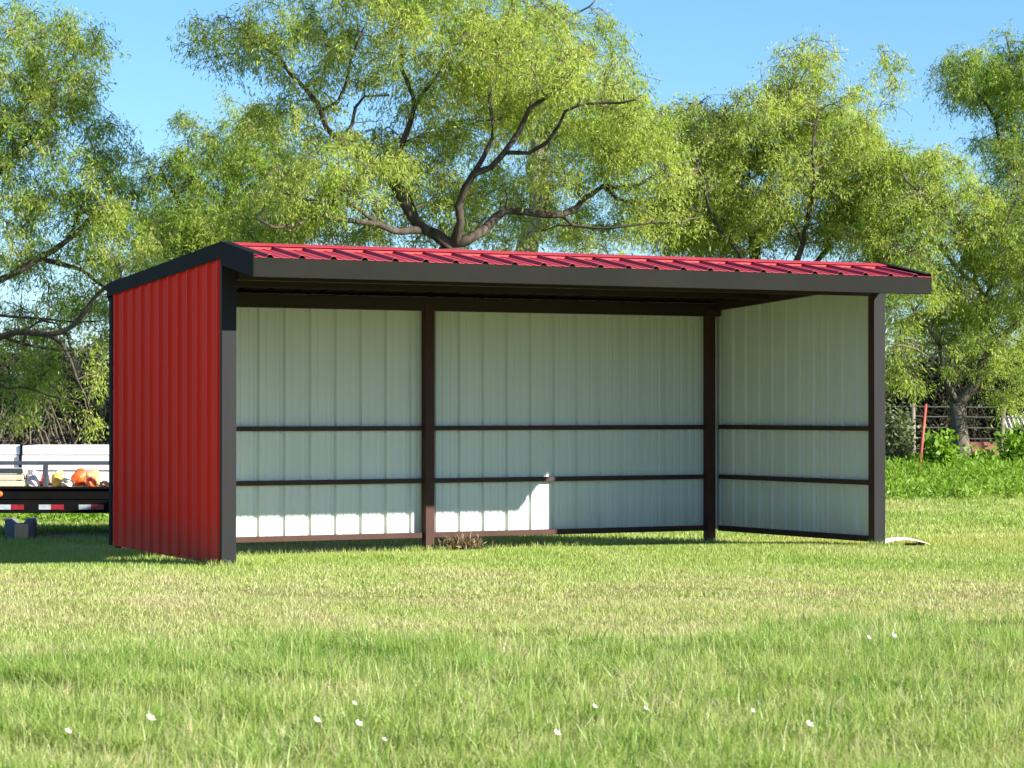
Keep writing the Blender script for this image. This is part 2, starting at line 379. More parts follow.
# ------------------------------------------------------------------ trees
def limb_path(pts, r0, r1, wig=.15):
    """resample a 3D polyline smoothly with a taper"""
    P = np.array([tuple(p) for p in pts], float)
    seg = np.r_[0, np.cumsum(np.linalg.norm(np.diff(P, axis=0), axis=1))]
    n = max(4, int(seg[-1]/.28)); t = np.linspace(0, seg[-1], n)
    Q = np.stack([np.interp(t, seg, P[:, k]) for k in range(3)], 1)
    for _ in range(2): Q[1:-1] = .25*Q[:-2]+.5*Q[1:-1]+.25*Q[2:]
    w = rng.normal(0, wig, Q.shape); w[0] = 0; w[-1] *= .3
    for _ in range(1): w[1:-1] = .3*w[:-2]+.4*w[1:-1]+.3*w[2:]
    Q = Q+w; R = r0+(r1-r0)*(t/seg[-1])**.8
    return Q, R*(1+rng.normal(0, .05, n))
def tree(name, label, base, trunk, limbs, crown, ncl, per, mat='leaf', bark='bark', leafL=(.06, .13), leafW=.020, csize=(.30, .60), tint=(.55, .22), bare=0, cat='tree', group='trees behind the shelter', twig=1.0, droop=.75, trunkbark=None):
    r = empty(name, base); r0 = Vector(base)
    tag(r, label, cat, group)
    nodes = []; nr = []
    def put(path, name_, sides):
        Q, R = path
        o = MB().tube([Vector(q)-r0 for q in Q], list(R), sides).build(name_, M[trunkbark if trunkbark and name_ == 'trunk' else bark], r, True)
        nodes.extend(Q); nr.extend(R); return o
    put(limb_path(*trunk), 'trunk', 12)
    for L in limbs:                 # every limb is rooted in the wood already grown
        pts = list(L[0]); A = np.array(nodes); j = int(np.argmin(np.linalg.norm(A-np.array(pts[0]), axis=1)))
        pts[0] = Vector(A[j]); put(limb_path(pts, min(L[1]*.82, nr[j]*.95), L[2]*.9), 'limb', 8)
    # cluster centres inside the crown lobes
    ncl = int(ncl*1.3)
    wts = np.array([c[2]*c[3] if len(c) < 5 else c[2]*c[3]*c[4] for c in [(q[0], q[1], q[2], q[3], q[6] if len(q) > 6 else 1) for q in crown]]); wts = wts/wts.sum()
    cs = []
    for k, q in zip(rng.choice(len(crown), ncl, p=wts), range(ncl)):
        u, v, ru, rv, d, rd = crown[k][:6]
        while True:
            g = rng.uniform(-1, 1, 3)
            if .04 < (g@g) < 1: break
        g = g*(.55+.45*np.sqrt(g@g))/max(np.sqrt(g@g), .3)*min(1, np.sqrt(g@g)+.15) if rng.random() < .35 else g
        dd = d+.5+g[2]*rd
        cs.append(tuple(at(u+g[0]*ru, v+g[1]*rv, d)+Vector((0, dd-d, 0))))
    C = np.array(cs)
    # twigs: each cluster joined to the nearest wood, nearest clusters first
    NP = np.array(nodes); NR = np.array(nr)
    d0 = np.array([np.min(np.linalg.norm(NP-c, axis=1)) for c in C]); order = np.argsort(d0)
    mb = MB(); nodes = list(NP); nr = list(NR)
    cap_n = len(nodes)+ncl*5; BN = np.zeros((cap_n, 3)); BR = np.zeros(cap_n); nn = len(nodes); BN[:nn] = NP; BR[:nn] = NR
    for i in order:
        c = C[i]; df = c-BN[:nn]; dist = np.linalg.norm(df, axis=1)
        cost = dist*(1+.35*(df[:, 2] < -.2))+.25*(BR[:nn] < .012)
        j = int(np.argmin(cost)); p = BN[j]; L = dist[j]
        if L < .05: continue
        k = 5; t = np.linspace(0, 1, k)[:, None]
        bow = rng.normal(0, .09*L, 3); bow[2] = abs(bow[2])+.05*L
        Q = p+(c-p)*t+bow*(4*t*(1-t))*.8+rng.normal(0, .03*L, (k, 3))*np.array([0, 1, 1, 1, .5])[:, None]
        ra = min(BR[j]*.72, .010+.014*L)*twig
        R = np.linspace(ra, max(.008, ra*.4), k)
        mb.tube(Q-np.array(r0), list(R), 4, cap=False)
        BN[nn:nn+k-1] = Q[1:]; BR[nn:nn+k-1] = R[1:]; nn += k-1
    sprigs = mb
    # leaves hung along each cluster
    if bare: C = C[rng.random(len(C)) > bare]
    per = int(per*1.15); n = len(C)*per
    cid = np.repeat(np.arange(len(C)), per)
    cz = rng.uniform(*csize, len(C)); ct = rng.normal(tint[0], tint[1], len(C))
    # every cluster holds a few sprays, every spray a row of leaflets
    ns = max(3, per//9)
    sd = unit(rng.normal(0, 1, (len(C)*ns, 3))); sd[:, 2] = sd[:, 2]*.55-.25*droop
    sr = cz.repeat(ns)*rng.uniform(.5, 1.1, len(C)*ns)
    so = rng.normal(0, .22, (len(C)*ns, 3))*cz.repeat(ns)[:, None]
    sid = cid*ns+rng.integers(0, ns, n)
    f = rng.uniform(.05, 1, n)[:, None]
    for q in np.nonzero(rng.random(len(C)*ns) < min(1, 3.2/ns))[0]:      # the branchlets the sprays hang on
        c0 = C[q//ns]; p1 = c0+so[q]+sd[q]*sr[q]*.9-np.array([0, 0, .18*droop])
        pm = (c0+p1)/2+rng.normal(0, .05, 3)+np.array([0, 0, .05])
        sprigs.tube([c0-np.array(r0), pm-np.array(r0), p1-np.array(r0)], [.007, .006, .003], 3, cap=False)
    sprigs.build('twigs', M['twig'], r, True)
    pos = C[cid]+so[sid]+sd[sid]*sr[sid][:, None]*f+np.array([0, 0, -1])*(f*f)*.22*droop+rng.normal(0, .035, (n, 3))
    ax = unit(rng.normal(0, .6, (n, 3))+unit(sd[sid])*.5+np.array([0, 0, -droop]))
    wd = unit(np.cross(ax, rng.normal(0, 1, (n, 3))))
    LL = rng.uniform(*leafL, n); tn = np.clip(ct[cid]+rng.normal(0, .13, n), 0, 1)
    v, lp, sz, tt = leaves(pos-np.array(r0), ax, wd, LL, leafW*rng.uniform(.7, 1.3, n), tn)
    bulk_mesh('crown', v, lp, sz, M[mat], {'tint': tt}, r)
    return r
def base_at(u, d): 
    x = (u-512)/F*d; return (x, d, float(gz(x, d))-.05)
def wp(d, *uv):       # list of pixels (u, v[, depth offset]) as points at depth d
    return [at(q[0], q[1], d+(q[2] if len(q) > 2 else 0)) for q in uv]

# left tree, its trunk just outside the picture
d = 46; b = base_at(-105, d)
tree('mesquite_tree', 'feathery green tree at the left edge, low limbs reaching over the trailer', b,
     ([Vector(b)]+wp(d, (-108, 400), (-98, 330), (-80, 270)), .30, .20),
     [(wp(d, (-98, 330), (-60, 338), (0, 339), (20, 337), (54, 339, -.5), (68, 332, -.6), (85, 317, -.7), (105, 295, -.8), (122, 280, -.9)), .13, .03),
      (wp(d, (-85, 290), (-40, 284), (0, 271), (41, 252), (73, 242), (98, 225), (110, 190)), .14, .04),
      (wp(d, (36, 256, .2), (60, 262, .4), (81, 270, .6), (102, 283, .8), (120, 300, 1)), .07, .03),
      (wp(d, (-80, 270), (-40, 200, 1), (0, 140, 1.4), (30, 80, 1.6), (45, 30, 1.8)), .15, .03),
      (wp(d, (-60, 235), (-20, 190, .4), (30, 148, .8), (58, 110, 1.2), (72, 60, 1.4)), .10, .022),
      (wp(d, (73, 242), (70, 215, .3), (82, 190, .4), (118, 170, .5)), .05, .015),
      (wp(d, (0, 339), (40, 352, .3), (80, 345, .5), (110, 356, .6)), .04, .015), (wp(d, (-60, 338), (-20, 372, .4), (30, 384, .6), (78, 402, .8)), .06, .015),
      (wp(d, (-90, 330), (-40, 310, .8), (10, 306, 1), (60, 322, 1.1), (100, 318, 1.2)), .06, .015),
      (wp(d, (54, 339, -.5), (66, 355, -.8), (76, 380, -1), (92, 400, -1)), .05, .02),
      (wp(d, (20, 337, 0), (28, 320, .2), (40, 310, .3), (58, 318, .3), (72, 352, .4)), .04, .018)],
     [(25, 60, 65, 70, d+1, 2), (72, 55, 34, 55, d, 1.6), (50, 150, 80, 60, d+.5, 2.2), (110, 185, 42, 52, d-.5, 1.4), (40, 225, 75, 40, d, 1.8, .8), (120, 240, 45, 45, d-.7, 1.2),
      (-60, 120, 70, 140, d, 3), (60, 290, 45, 22, d+.3, 1.2, .45), (95, 385, 12, 55, d-1, .5, .9), (12, 260, 30, 24, d, 1, .6), (25, 390, 60, 30, d+1.5, 1.2, .6), (80, 320, 38, 40, d+.8, 1.2, .6), (20, 345, 45, 24, d+1.2, 1.2, .8), (50, 305, 55, 22, d+1.5, 1.2, .6), (100, 290, 26, 40, d+1.5, 1.2, .6)],
     520, 118, tint=(.50, .22))
# middle-left tree
d = 53; b = base_at(214, d)
tree('mesquite_tree', 'darker green bushy tree showing just above the red side wall', b,
     ([Vector(b)]+wp(d, (212, 360), (208, 290), (205, 250)), .24, .15),
     [(wp(d, (206, 262), (190, 225), (172, 190), (160, 165)), .11, .03), (wp(d, (205, 250), (222, 205, .6), (236, 165, .9), (240, 130, 1)), .11, .03),
      (wp(d, (206, 255), (240, 230, -.5), (270, 200, -.8), (285, 170, -1)), .09, .03)],
     [(190, 195, 55, 55, d, 2), (232, 130, 45, 36, d, 1.8), (270, 185, 45, 60, d+.5, 2), (165, 235, 40, 45, d, 1.6), (215, 230, 60, 32, d-.5, 1.6), (182, 120, 12, 10, d, .5, .5)],
     380, 120, tint=(.34, .2), csize=(.30, .54))
# the big spreading tree behind the roof
d = 45; b = base_at(456, d)
tree('mesquite_tree', 'largest spreading tree, its bare dark limbs forking just above the middle of the roof', b,
     ([Vector(b)]+wp(d, (456, 400), (458, 330), (452, 270), (450, 248)), .34, .24),
     [(wp(d, (450, 252), (436, 238), (418, 218), (392, 194), (372, 168), (350, 148), (332, 134), (322, 118), (315, 96), (300, 72), (276, 52), (250, 42)), .15, .03),
      (wp(d, (418, 218, .1), (404, 190, .3), (398, 165, .4), (402, 145, .5), (412, 118, .6), (420, 98, .7), (416, 76, .8), (404, 48, 1), (398, 20, 1.1)), .10, .03),
      (wp(d, (420, 96, .7), (438, 84, .8), (450, 66, 1), (462, 30, 1)), .05, .02),
      (wp(d, (322, 120), (334, 105, -.3), (338, 85, -.4), (352, 62, -.5), (360, 40, -.5)), .05, .018),
      (wp(d, (345, 146), (352, 124, .3), (372, 108, .4), (392, 96, .5)), .05, .02),
      (wp(d, (448, 254), (462, 215, -.3), (465, 192, -.5), (482, 168, -.7), (506, 148, -.8), (534, 122, -1), (552, 100, -1.1), (566, 78, -1.2)), .12, .03),
      (wp(d, (480, 170, -.7), (496, 138, -.4), (502, 112, -.3), (504, 80, -.2), (496, 50, 0)), .06, .022),
      (wp(d, (500, 152, -.8), (540, 134, -1.2), (575, 112, -1.5), (612, 100, -1.8), (640, 104, -2)), .055, .018),
      (wp(d, (455, 256), (482, 242, .2), (500, 226, .4), (530, 220, .6), (566, 214, .8), (590, 200, 1), (612, 188, 1.2), (648, 180, 1.4), (690, 160, 1.6)), .13, .025),
      (wp(d, (566, 214, .8), (600, 222, .6), (640, 228, .5), (690, 230, .4)), .045, .015),
      (wp(d, (610, 190, 1.2), (640, 204, 1.5), (672, 190, 1.8), (700, 170, 2)), .05, .015),
      (wp(d, (430, 240), (400, 222, -.4), (372, 226, -.8), (330, 224, -1.2), (290, 226, -1.6), (255, 218, -2)), .09, .025),
      (wp(d, (372, 226, -.8), (350, 208, -1), (318, 200, -1.2), (282, 196, -1.3)), .05, .015)],
     [(222, 32, 38, 26, d, 1.6), (290, 40, 60, 42, d, 2), (400, 30, 90, 60, d, 2.6), (300, 118, 55, 40, d, 1.6), (360, 165, 60, 38, d-1, 1.8), (520, 50, 80, 55, d, 2.5), (585, 82, 62, 42, d-.6, 2),
      (630, 130, 44, 44, d, 1.6), (470, 105, 70, 50, d+1, 2), (300, 190, 60, 34, d-1.2, 1.4, .8), (430, 200, 50, 34, d+1, 1.4, .5), (560, 165, 70, 34, d+.6, 1.6, .55), (400, -60, 190, 60, d, 3, .8), (670, 205, 40, 30, d+1, 1.2, .35), (660, 160, 40, 40, d+1, 1.2, .7), (350, 224, 90, 22, d+1.5, 1.4, .8), (262, 225, 50, 26, d+1, 1.4, .9), (490, 218, 70, 28, d+1.5, 1.4, .8), (600, 232, 60, 16, d+2, 1.4, .6), (410, 150, 60, 50, d+1, 1.6, .6)],
     900, 120, tint=(.66, .18))
# pale straight trunk behind it
d = 52; b = base_at(528, d)
tree('mesquite_tree', 'tree with a straight pale trunk standing right behind the fork of the largest one', b,
     ([Vector(b)]+wp(d, (528, 380), (526, 300), (528, 240), (536, 190), (540, 150), (541, 138)), .27, .20),
     [(wp(d, (540, 160), (556, 120), (566, 80, .5), (570, 40, 1), (562, 12, 1.2)), .11, .03), (wp(d, (540, 150), (524, 110), (515, 70, 1), (512, 20, 1.2)), .10, .03),
      (wp(d, (566, 50, .8), (552, 20, .8), (538, 6, .6), (520, -2, .5)), .07, .035), (wp(d, (552, 18, .8), (580, 8, .4), (600, -4, .2)), .05, .02)],
     [(555, 90, 75, 50, d, 1.8), (520, 30, 60, 40, d, 1.8), (600, 140, 60, 40, d, 1.6), (520, 190, 60, 45, d+1, 1.4, .7), (610, 30, 22, 26, d, .8, .5), (600, 215, 60, 30, d+1.5, 1.2, .5)],
     330, 110, bark='barkpale', tint=(.45, .2), csize=(.30, .52))
# several-stemmed tree right of centre
d = 50; b = base_at(772, d)
tree('mesquite_tree', 'round topped several stemmed yellow green tree above the right half of the roof', b,
     ([Vector(b)]+wp(d, (770, 400), (768, 330), (766, 290)), .28, .22),
     [(wp(d, (766, 300), (742, 250), (738, 215), (748, 175), (768, 130), (790, 90)), .10, .022), (wp(d, (767, 300), (752, 240, .6), (764, 190, .8), (786, 150, 1), (800, 70, 1)), .10, .022),
      (wp(d, (768, 300), (808, 245, -.5), (815, 200, -.8), (806, 160, -1), (822, 110, -1)), .10, .022), (wp(d, (768, 295), (720, 240, -.6), (700, 190, -.8), (690, 150, -1)), .08, .02),
      (wp(d, (768, 300), (840, 240, .8), (862, 190, 1), (874, 140, 1), (878, 112, 1)), .09, .018), (wp(d, (752, 240), (735, 200, 1), (718, 160, 1.4)), .05, .016),
      (wp(d, (808, 245, -.5), (792, 215, -1), (786, 180, -1.2)), .05, .016)],
     [(804, 68, 38, 34, d, 1.5), (770, 120, 62, 44, d, 2), (830, 118, 48, 44, d, 1.8), (720, 150, 48, 50, d, 1.8), (700, 200, 50, 46, d, 1.6), (790, 190, 80, 52, d, 2.2), (858, 165, 42, 44, d, 1.6), (895, 68, 24, 22, d, .8, .22), (905, 105, 16, 12, d, .6, .2), (735, 232, 70, 24, d, 1.6, .8), (850, 225, 50, 30, d, 1.6, .9), (684, 128, 40, 34, d+1, 1.4), (675, 215, 50, 36, d+1.5, 1.4, .8)],
     700, 120, tint=(.66, .18))
# right tree with the visible trunk
d = 49; b = base_at(966, d)
tree('mesquite_tree', 'low spreading tree with a crooked visible trunk right of the shelter', b,
     ([Vector(b)]+wp(d, (966, 450), (964, 425), (960, 405)), .20, .16),
     [(wp(d, (960, 412), (972, 385), (984, 362), (992, 338), (1006, 322), (1030, 318), (1060, 300)), .15, .04),
      (wp(d, (961, 414), (948, 392), (940, 368), (930, 340), (905, 300, -.6), (892, 270, -.8)), .08, .02),
      (wp(d, (990, 342), (984, 300, .5), (962, 262, .8), (930, 240, 1), (905, 238, 1.2), (870, 248, 1.3)), .11, .03),
      (wp(d, (975, 285, .7), (962, 235, 0), (940, 205, -.5), (910, 180, -.8)), .08, .02),
      (wp(d, (985, 300, .5), (1000, 250, .6), (1012, 205, .8), (1010, 170, 1)), .09, .02),
      (wp(d, (940, 368), (925, 352, -.8), (905, 345, -1), (888, 350, -1.2)), .035, .012), (wp(d, (933, 345), (948, 335, -1), (952, 322, -1)), .03, .012)],
     [(905, 185, 52, 44, d, 1.8), (955, 225, 55, 50, d, 2), (1015, 235, 50, 46, d, 2), (905, 280, 40, 44, d-.8, 1.4), (1000, 300, 50, 36, d, 1.8), (948, 300, 46, 40, d+1, 1.6, .8), (905, 360, 26, 40, d-1, 1, .8), (930, 165, 42, 30, d, 1.4, .9), (1020, 370, 26, 44, d-.6, 1.2, .7), (1000, 345, 40, 26, d-.4, 1, .6), (1075, 230, 60, 90, d, 2.4), (880, 240, 30, 40, d, 1.2), (975, 350, 30, 26, d-1, .8, .35), (885, 165, 34, 34, d+1.5, 1.4)],
     640, 118, tint=(.56, .2), bark='greybark')
# tall tree at the right edge, further back
d = 58; b = base_at(1046, d)
tree('mesquite_tree', 'tall bright green tree standing furthest back at the right edge', b,
     ([Vector(b)]+wp(d, (1046, 380), (1042, 280), (1036, 200)), .30, .18),
     [(wp(d, (1038, 220), (1012, 150), (985, 100), (962, 80)), .11, .025), (wp(d, (1036, 200), (1030, 130, 1), (1012, 70, 1), (1005, 40, 1)), .12, .025), (wp(d, (1036, 205), (1060, 140), (1066, 70)), .12, .03)],
     [(975, 75, 40, 30, d, 1.6), (1015, 85, 36, 40, d, 1.8), (1024, 45, 18, 26, d, 1.2), (1010, 140, 30, 30, d, 1.5), (1070, 90, 60, 80, d, 2.5), (1015, 190, 30, 36, d, 1.6)],
     300, 120, mat='leaf', tint=(.32, .2), csize=(.32, .56), leafL=(.07, .15))

# low trees of the second row, their shade painted in, closing gaps under crowns
d = 64; b = base_at(30, d)
tree('evergreen_tree', 'low dark tree with shade painted into its leaves behind the left edge of the trailer', b,
     ([Vector(b)]+wp(d, (32, 430), (30, 400)), .16, .10),
     [(wp(d, (30, 405), (5, 385), (-20, 365)), .07, .02), (wp(d, (30, 405), (55, 385, .5), (80, 372, .6)), .07, .02)],
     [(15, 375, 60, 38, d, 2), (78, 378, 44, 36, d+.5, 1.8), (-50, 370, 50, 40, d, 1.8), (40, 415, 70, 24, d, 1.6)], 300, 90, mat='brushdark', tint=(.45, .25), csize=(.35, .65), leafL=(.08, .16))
b = base_at(990, d+1)
tree('evergreen_tree', 'low dark tree with shade painted into its leaves behind the fence and the crooked trunk', b,
     ([Vector(b)]+wp(d+1, (990, 440), (990, 410)), .16, .10),
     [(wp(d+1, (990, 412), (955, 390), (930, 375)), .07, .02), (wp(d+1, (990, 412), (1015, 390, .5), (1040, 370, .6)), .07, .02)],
     [(925, 390, 48, 44, d+1, 2), (990, 385, 50, 46, d+1.5, 2), (1050, 385, 50, 50, d+1, 2), (960, 425, 70, 22, d+1, 1.6), (890, 400, 30, 44, d+1, 1.4)], 330, 90, mat='brushdark', tint=(.45, .25), csize=(.35, .65), leafL=(.08, .16))

# ------------------------------------------------------------------ distant wood and scrub (one far mass)
def far_wood():
    parts = []; twp = MB()
    n = 0
    for i in range(60):
        x = -48+i*1.65+rng.normal(0, .5); y = rng.uniform(72, 88); h = rng.uniform(2.4, 4.4)
        if abs(x) < 9 and False: continue
        z0 = float(gz(x, y)); k = 1700
        g = rng.normal(0, 1, (k, 3)); g = g/np.linalg.norm(g, axis=1, keepdims=True)*rng.uniform(.35, 1, (k, 1))**.6
        lob = 1+.3*np.sin(g[:, 0]*5+i)*np.cos(g[:, 2]*6+i*2)
        p = np.stack([x+g[:, 0]*1.9*lob, y+g[:, 1]*1.6, z0+h*.5+g[:, 2]*h*.52*lob], 1); p[:, 2] = np.maximum(p[:, 2], z0+.02)
        ax = unit(rng.normal(0, 1, (k, 3))+np.array([0, 0, .2])); wd = unit(np.cross(ax, rng.normal(0, 1, (k, 3))))
        parts.append(leaves(p, ax, wd, rng.uniform(.14, .34, k), rng.uniform(.05, .12, k), np.clip(rng.normal(.45, .25)+rng.normal(0, .15, k), 0, 1)))
    v = np.concatenate([q[0] for q in parts]); nf = sum(len(q[2]) for q in parts)
    o = bulk_mesh('woods', v, np.arange(4*nf), np.full(nf, 4), M['brush'], {'tint': np.concatenate([q[3] for q in parts])})
    tag(o, 'far off belt of dark scrub and brush behind the trees', 'woods', kind='stuff')
far_wood()

def shrub(name, label, u, d, w, h, n, mat, cat='shrub', leafL=(.06, .13), leafW=.04, tint=(.5, .2), stems=9, group=None, bark='bark'):
    x = (u-512)/F*d; z = float(gz(x, d)); r = empty(name, (x, d, z)); tag(r, label, cat, group)
    mb = MB(); tips = []
    for k in range(stems):
        a = rng.uniform(0, 6.28); rr = rng.uniform(.2, 1)*w*.5; hh = h*rng.uniform(.55, 1)
        if stems > 40:      # tangled: every stem arches over from its own root
            b0 = Vector((rng.uniform(-.45, .45)*w, rng.normal(0, .15*w), -.03)); e = Vector((rng.normal(0, .28)*w, rng.normal(0, .12)*w, rng.uniform(.1, 1)*h))
            P = [b0, b0.lerp(e, .5)+Vector((rng.normal(0, .12*w), rng.normal(0, .1*w), rng.uniform(.05, .3)*h)), e]
        else:
            P = [Vector((rng.normal(0, .04), rng.normal(0, .04), -.03)), Vector((math.cos(a)*rr*.4, math.sin(a)*rr*.4, hh*.5)), Vector((math.cos(a)*rr*.9, math.sin(a)*rr*.9, hh*.95))]
        t_ = np.linspace(0, 1, 7)[:, None]; q_ = [np.array(p_) for p_ in P]
        Q_ = (1-t_)**2*q_[0]+2*t_*(1-t_)*q_[1]+t_*t_*q_[2]+rng.normal(0, .018*h, (7, 3))*(t_ > 0)
        mb.tube(Q_, list(np.linspace(.016*h**.5, .004, 7)), 5); tips.append(P)
    mb.build('stem', M[bark], r, True)
    T = np.array([[tuple(q) for q in P] for P in tips]); k = rng.integers(0, stems, n); t = rng.uniform(.15, 1.05, n)[:, None]
    A, B, C = T[k, 0], T[k, 1], T[k, 2]
    p = (1-t)**2*A+2*t*(1-t)*B+t*t*C+rng.normal(0, .10*w+.03, (n, 3)); p[:, 2] = np.abs(p[:, 2])+.02
    ax = unit(rng.normal(0, .8, (n, 3))+np.array([0, 0, .1])); wd = unit(np.cross(ax, rng.normal(0, 1, (n, 3))))
    v, l, s_, tt = leaves(p, ax, wd, rng.uniform(*leafL, n), leafW*rng.uniform(.7, 1.4, n), np.clip(rng.normal(*tint, n), 0, 1))
    bulk_mesh('foliage', v, l, s_, M[mat], {'tint': tt}, r); return r
shrub('shrub', 'grey green rounded shrub just right of the front right post, before the fence', 897, 48, 1.0, 1.25, 2600, 'shrub')
shrub('shrub', 'bright green leafy sapling between the leaning red pole and the crooked trunk', 943, 47.5, .8, .75, 700, 'weed', leafL=(.10, .18), leafW=.08)
shrub('shrub', 'low bright green shoots at the foot of the crooked trunk, on its right', 984, 47.6, .6, .45, 260, 'weed', leafL=(.10, .18), leafW=.07)
shrub('shrub', 'small bright green bush at the right edge in front of the fence', 1018, 48, .9, .8, 700, 'weed', leafL=(.09, .16), leafW=.07)
for lab, u, d, w, h, n in (('wide dark brush pile with shade in its colour behind the leaning red pole', 930, 55, 3.0, 2.5, 4200), ('dark brush with painted shade behind the fence at the right edge', 1012, 56, 2.8, 2.3, 3600),
                           ('tangled grey brown brush under the left tree, behind the white sheets', 22, 60, 3.4, 2.6, 2200), ('dense dark bush behind the trailer close to the red side wall', 92, 61, 3.0, 2.4, 2400)):
    shrub('brush', lab, u, d, w, h, n, 'brushdark', 'brush', leafL=(.10, .22), leafW=.07, stems=46, tint=(.35, .25), bark='darktwig')  # shade under the crowns comes from these dark leaf and stem colours
for lab, u, d, w, h in (('grey leafless twiggy brush right of the shelter under the hanging leaves', 945, 53, 2.2, 2.6), ('brown leafless brush tangle behind the trailer at the left edge', 12, 55, 2.6, 2.2), ('thin leafless brush behind the middle of the trailer load', 60, 57, 2.2, 1.9)):
    shrub('brush', lab, u, d, w, h, 500, 'brush', 'brush', leafL=(.06, .12), leafW=.03, stems=70, bark='greybark' if u < 900 else 'darktwig')

# ------------------------------------------------------------------ wire fence behind the trees
def fence(label, u0, u1, d, npost, heights, cat='fence'):
    x0, x1 = (u0-512)/F*d, (u1-512)/F*d; r = empty('wire_fence', (x0, d, float(gz(x0, d)))); tag(r, label, cat)
    zz = lambda x: float(gz(x, d))-float(gz(x0, d))
    for k in range(npost):
        x = (x1-x0)*k/(npost-1); q = rng.normal(0, .03, 2)
        MB().tube([(x, 0, zz(x0+x)-.15), (x+q[0]*.5, q[1], zz(x0+x)+.6), (x+q[0], q[1], zz(x0+x)+1.32)], [.055, .05, .047], 8).build('post', M['fencepost'], r, True)
    for h in heights:
        pts = [((x1-x0)*k/24, .06, zz(x0+(x1-x0)*k/24)+h-.02*math.sin(math.pi*((k*(npost-1)/24) % 1))) for k in range(25)]
        MB().tube(pts, .012, 4).build('wire', M['wire'], r)
fence('grey post and wire fence under the right hand trees, behind the leaning red pole', 870, 1130, 52, 7, (.2, .42, .64, .86, 1.08, 1.28))
fence('thin wire fence far behind the trailer and its white sheets', -110, 190, 63, 7, (.35, .75, 1.15))

# things standing along the right fence
mb = MB(); p0 = at(918, 472, 47); p1 = at(926, 404, 47.2); p0.z = float(gz(p0.x, p0.y))-.05
o = mb.tube([Vector((0, 0, 0)), (p1-p0)*.5, p1-p0], [.036, .031, .025], 10).build('leaning_pole', M['polered'], None, True); o.location = p0
tag(o, 'thin orange red pole leaning in the weeds right of the shelter', 'pole')
r = empty('rusty_drum', at(976, 455, 51)); r.location.z = float(gz(r.location.x, 51)); tag(r, 'rusty red drum half hidden right of the crooked trunk, by the fence', 'drum')
mt = Matrix.Rotation(math.pi/2, 4, 'Y')
MB().lathe([(0, -.4), (.27, -.4), (.285, -.38), (.285, -.14), (.30, -.13), (.285, -.12), (.285, .12), (.30, .13), (.285, .14), (.285, .38), (.27, .4), (0, .4)], 24, 0, (0, 0, .30), mt).build('body', M['rust'], r, True)
MB().lathe([(0, 0), (.05, 0), (.05, .02), (0, .02)], 12, 0, (.401, .12, .36), mt).build('bung', M['rust'], r)
def corr(w, h, amp=.02, nn=24):
    mb = MB(); vs = []
    for off in (0, .004):
        for z in (0, h): vs += [(w*k/nn, off+amp*math.sin(k*math.pi/2), z) for k in range(nn+1)]
    c = nn+1; fs = [(k, k+1, c+k+1, c+k) for k in range(nn)]+[(2*c+k, 2*c+k+1, 3*c+k+1, 3*c+k) for k in range(nn)]
    fs += [(k, k+1, 2*c+k+1, 2*c+k) for k in range(nn)]+[(c+k, c+k+1, 3*c+k+1, 3*c+k) for k in range(nn)]+[(0, c, 3*c, 2*c), (nn, c+nn, 3*c+nn, 2*c+nn)]
    return mb.add(vs, fs)
o = corr(.55, .28).build('metal_sheet', M['concretepale'], None); p = at(1004, 430, 54); o.location = p; o.rotation_euler = (-.35, -.25, .1)
tag(o, 'whitish weathered metal sheet propped against the brush at the right edge', 'metal sheet')
mb = MB(); x, y = (1004-512)/F*53.9, 54.15
for a_, h_ in ((0, .12), (.5, .22)):
  o2 = MB().box((a_, 0, -.1), (a_+.06, .06, p.z-float(gz(x, y))+h_)).build('stake', M['fencepost'], o); o2.matrix_parent_inverse = (Matrix.Translation(o.location) @ o.rotation_euler.to_matrix().to_4x4()).inverted(); o2.location = (x+.05, y, float(gz(x, y)))

# ------------------------------------------------------------------ trailer with its load
TD = 30.0; px = F/TD
def tx(u): return (u-512)/px
def tz(v): return HCAM+(V0-v)/px
xL, xR = tx(-150), tx(330); gT = float(gz(tx(40), TD))
r = empty('flatbed_trailer', (xL, TD, gT)); tag(r, 'black flatbed trailer with red and white reflector strips beside the shelter', 'trailer')
zt, zb = tz(487)-gT, tz(513)-gT; LT = xR-xL
MB().box((0, .062, zt-.05), (LT, 2.04, zt-.004)).build('deck', M['plank'], r)
for yy, sg in ((0, 1), (2.10, -1)):
    mb = MB(); mb.box((0, yy, zb), (LT, yy+sg*.06, zt)); mb.box((0, yy-sg*.03, zb), (LT, yy+sg*.06-.0*sg, zb+.018)) ; mb.box((0, yy-sg*.03, zt-.02), (LT, yy-sg*.0005, zt+.002))
    mb.box((.02, yy-sg*.012, zb+.165), (LT-.02, yy-sg*.0005, zb+.178))
    fr = mb.build('side_frame', M['black'], r)
    for k in range(6):
        u0 = -41+40.0*k if sg > 0 else -30+40*k
        a = tx(u0)-xL
        if a < 0: continue
        yb = yy-sg*.003
        MB().box((a, min(yb, yy), tz(509.5)-gT), (a+12/px, max(yb, yy)-.0004, tz(504.5)-gT)).build('white_reflector', M['refwhite'], fr)
        MB().box((a+12.2/px, min(yb, yy), tz(509.5)-gT), (a+25/px, max(yb, yy)-.0004, tz(504.5)-gT)).build('red_reflector', M['refred'], fr)
for x in np.linspace(.3, LT-.3, 7): MB().box((x, .065, zb+.05), (x+.06, 2.035, zt-.055)).build('crossmember', M['black'], r)
MB().lathe([(0, 0), (.03, 0), (.036, .008), (.028, .018), (0, .022)], 16, 0, (tx(0)-xL, -.001, tz(494)-gT), Matrix.Rotation(math.pi/2, 4, 'X')).build('marker_light', M['orange'], r, True)
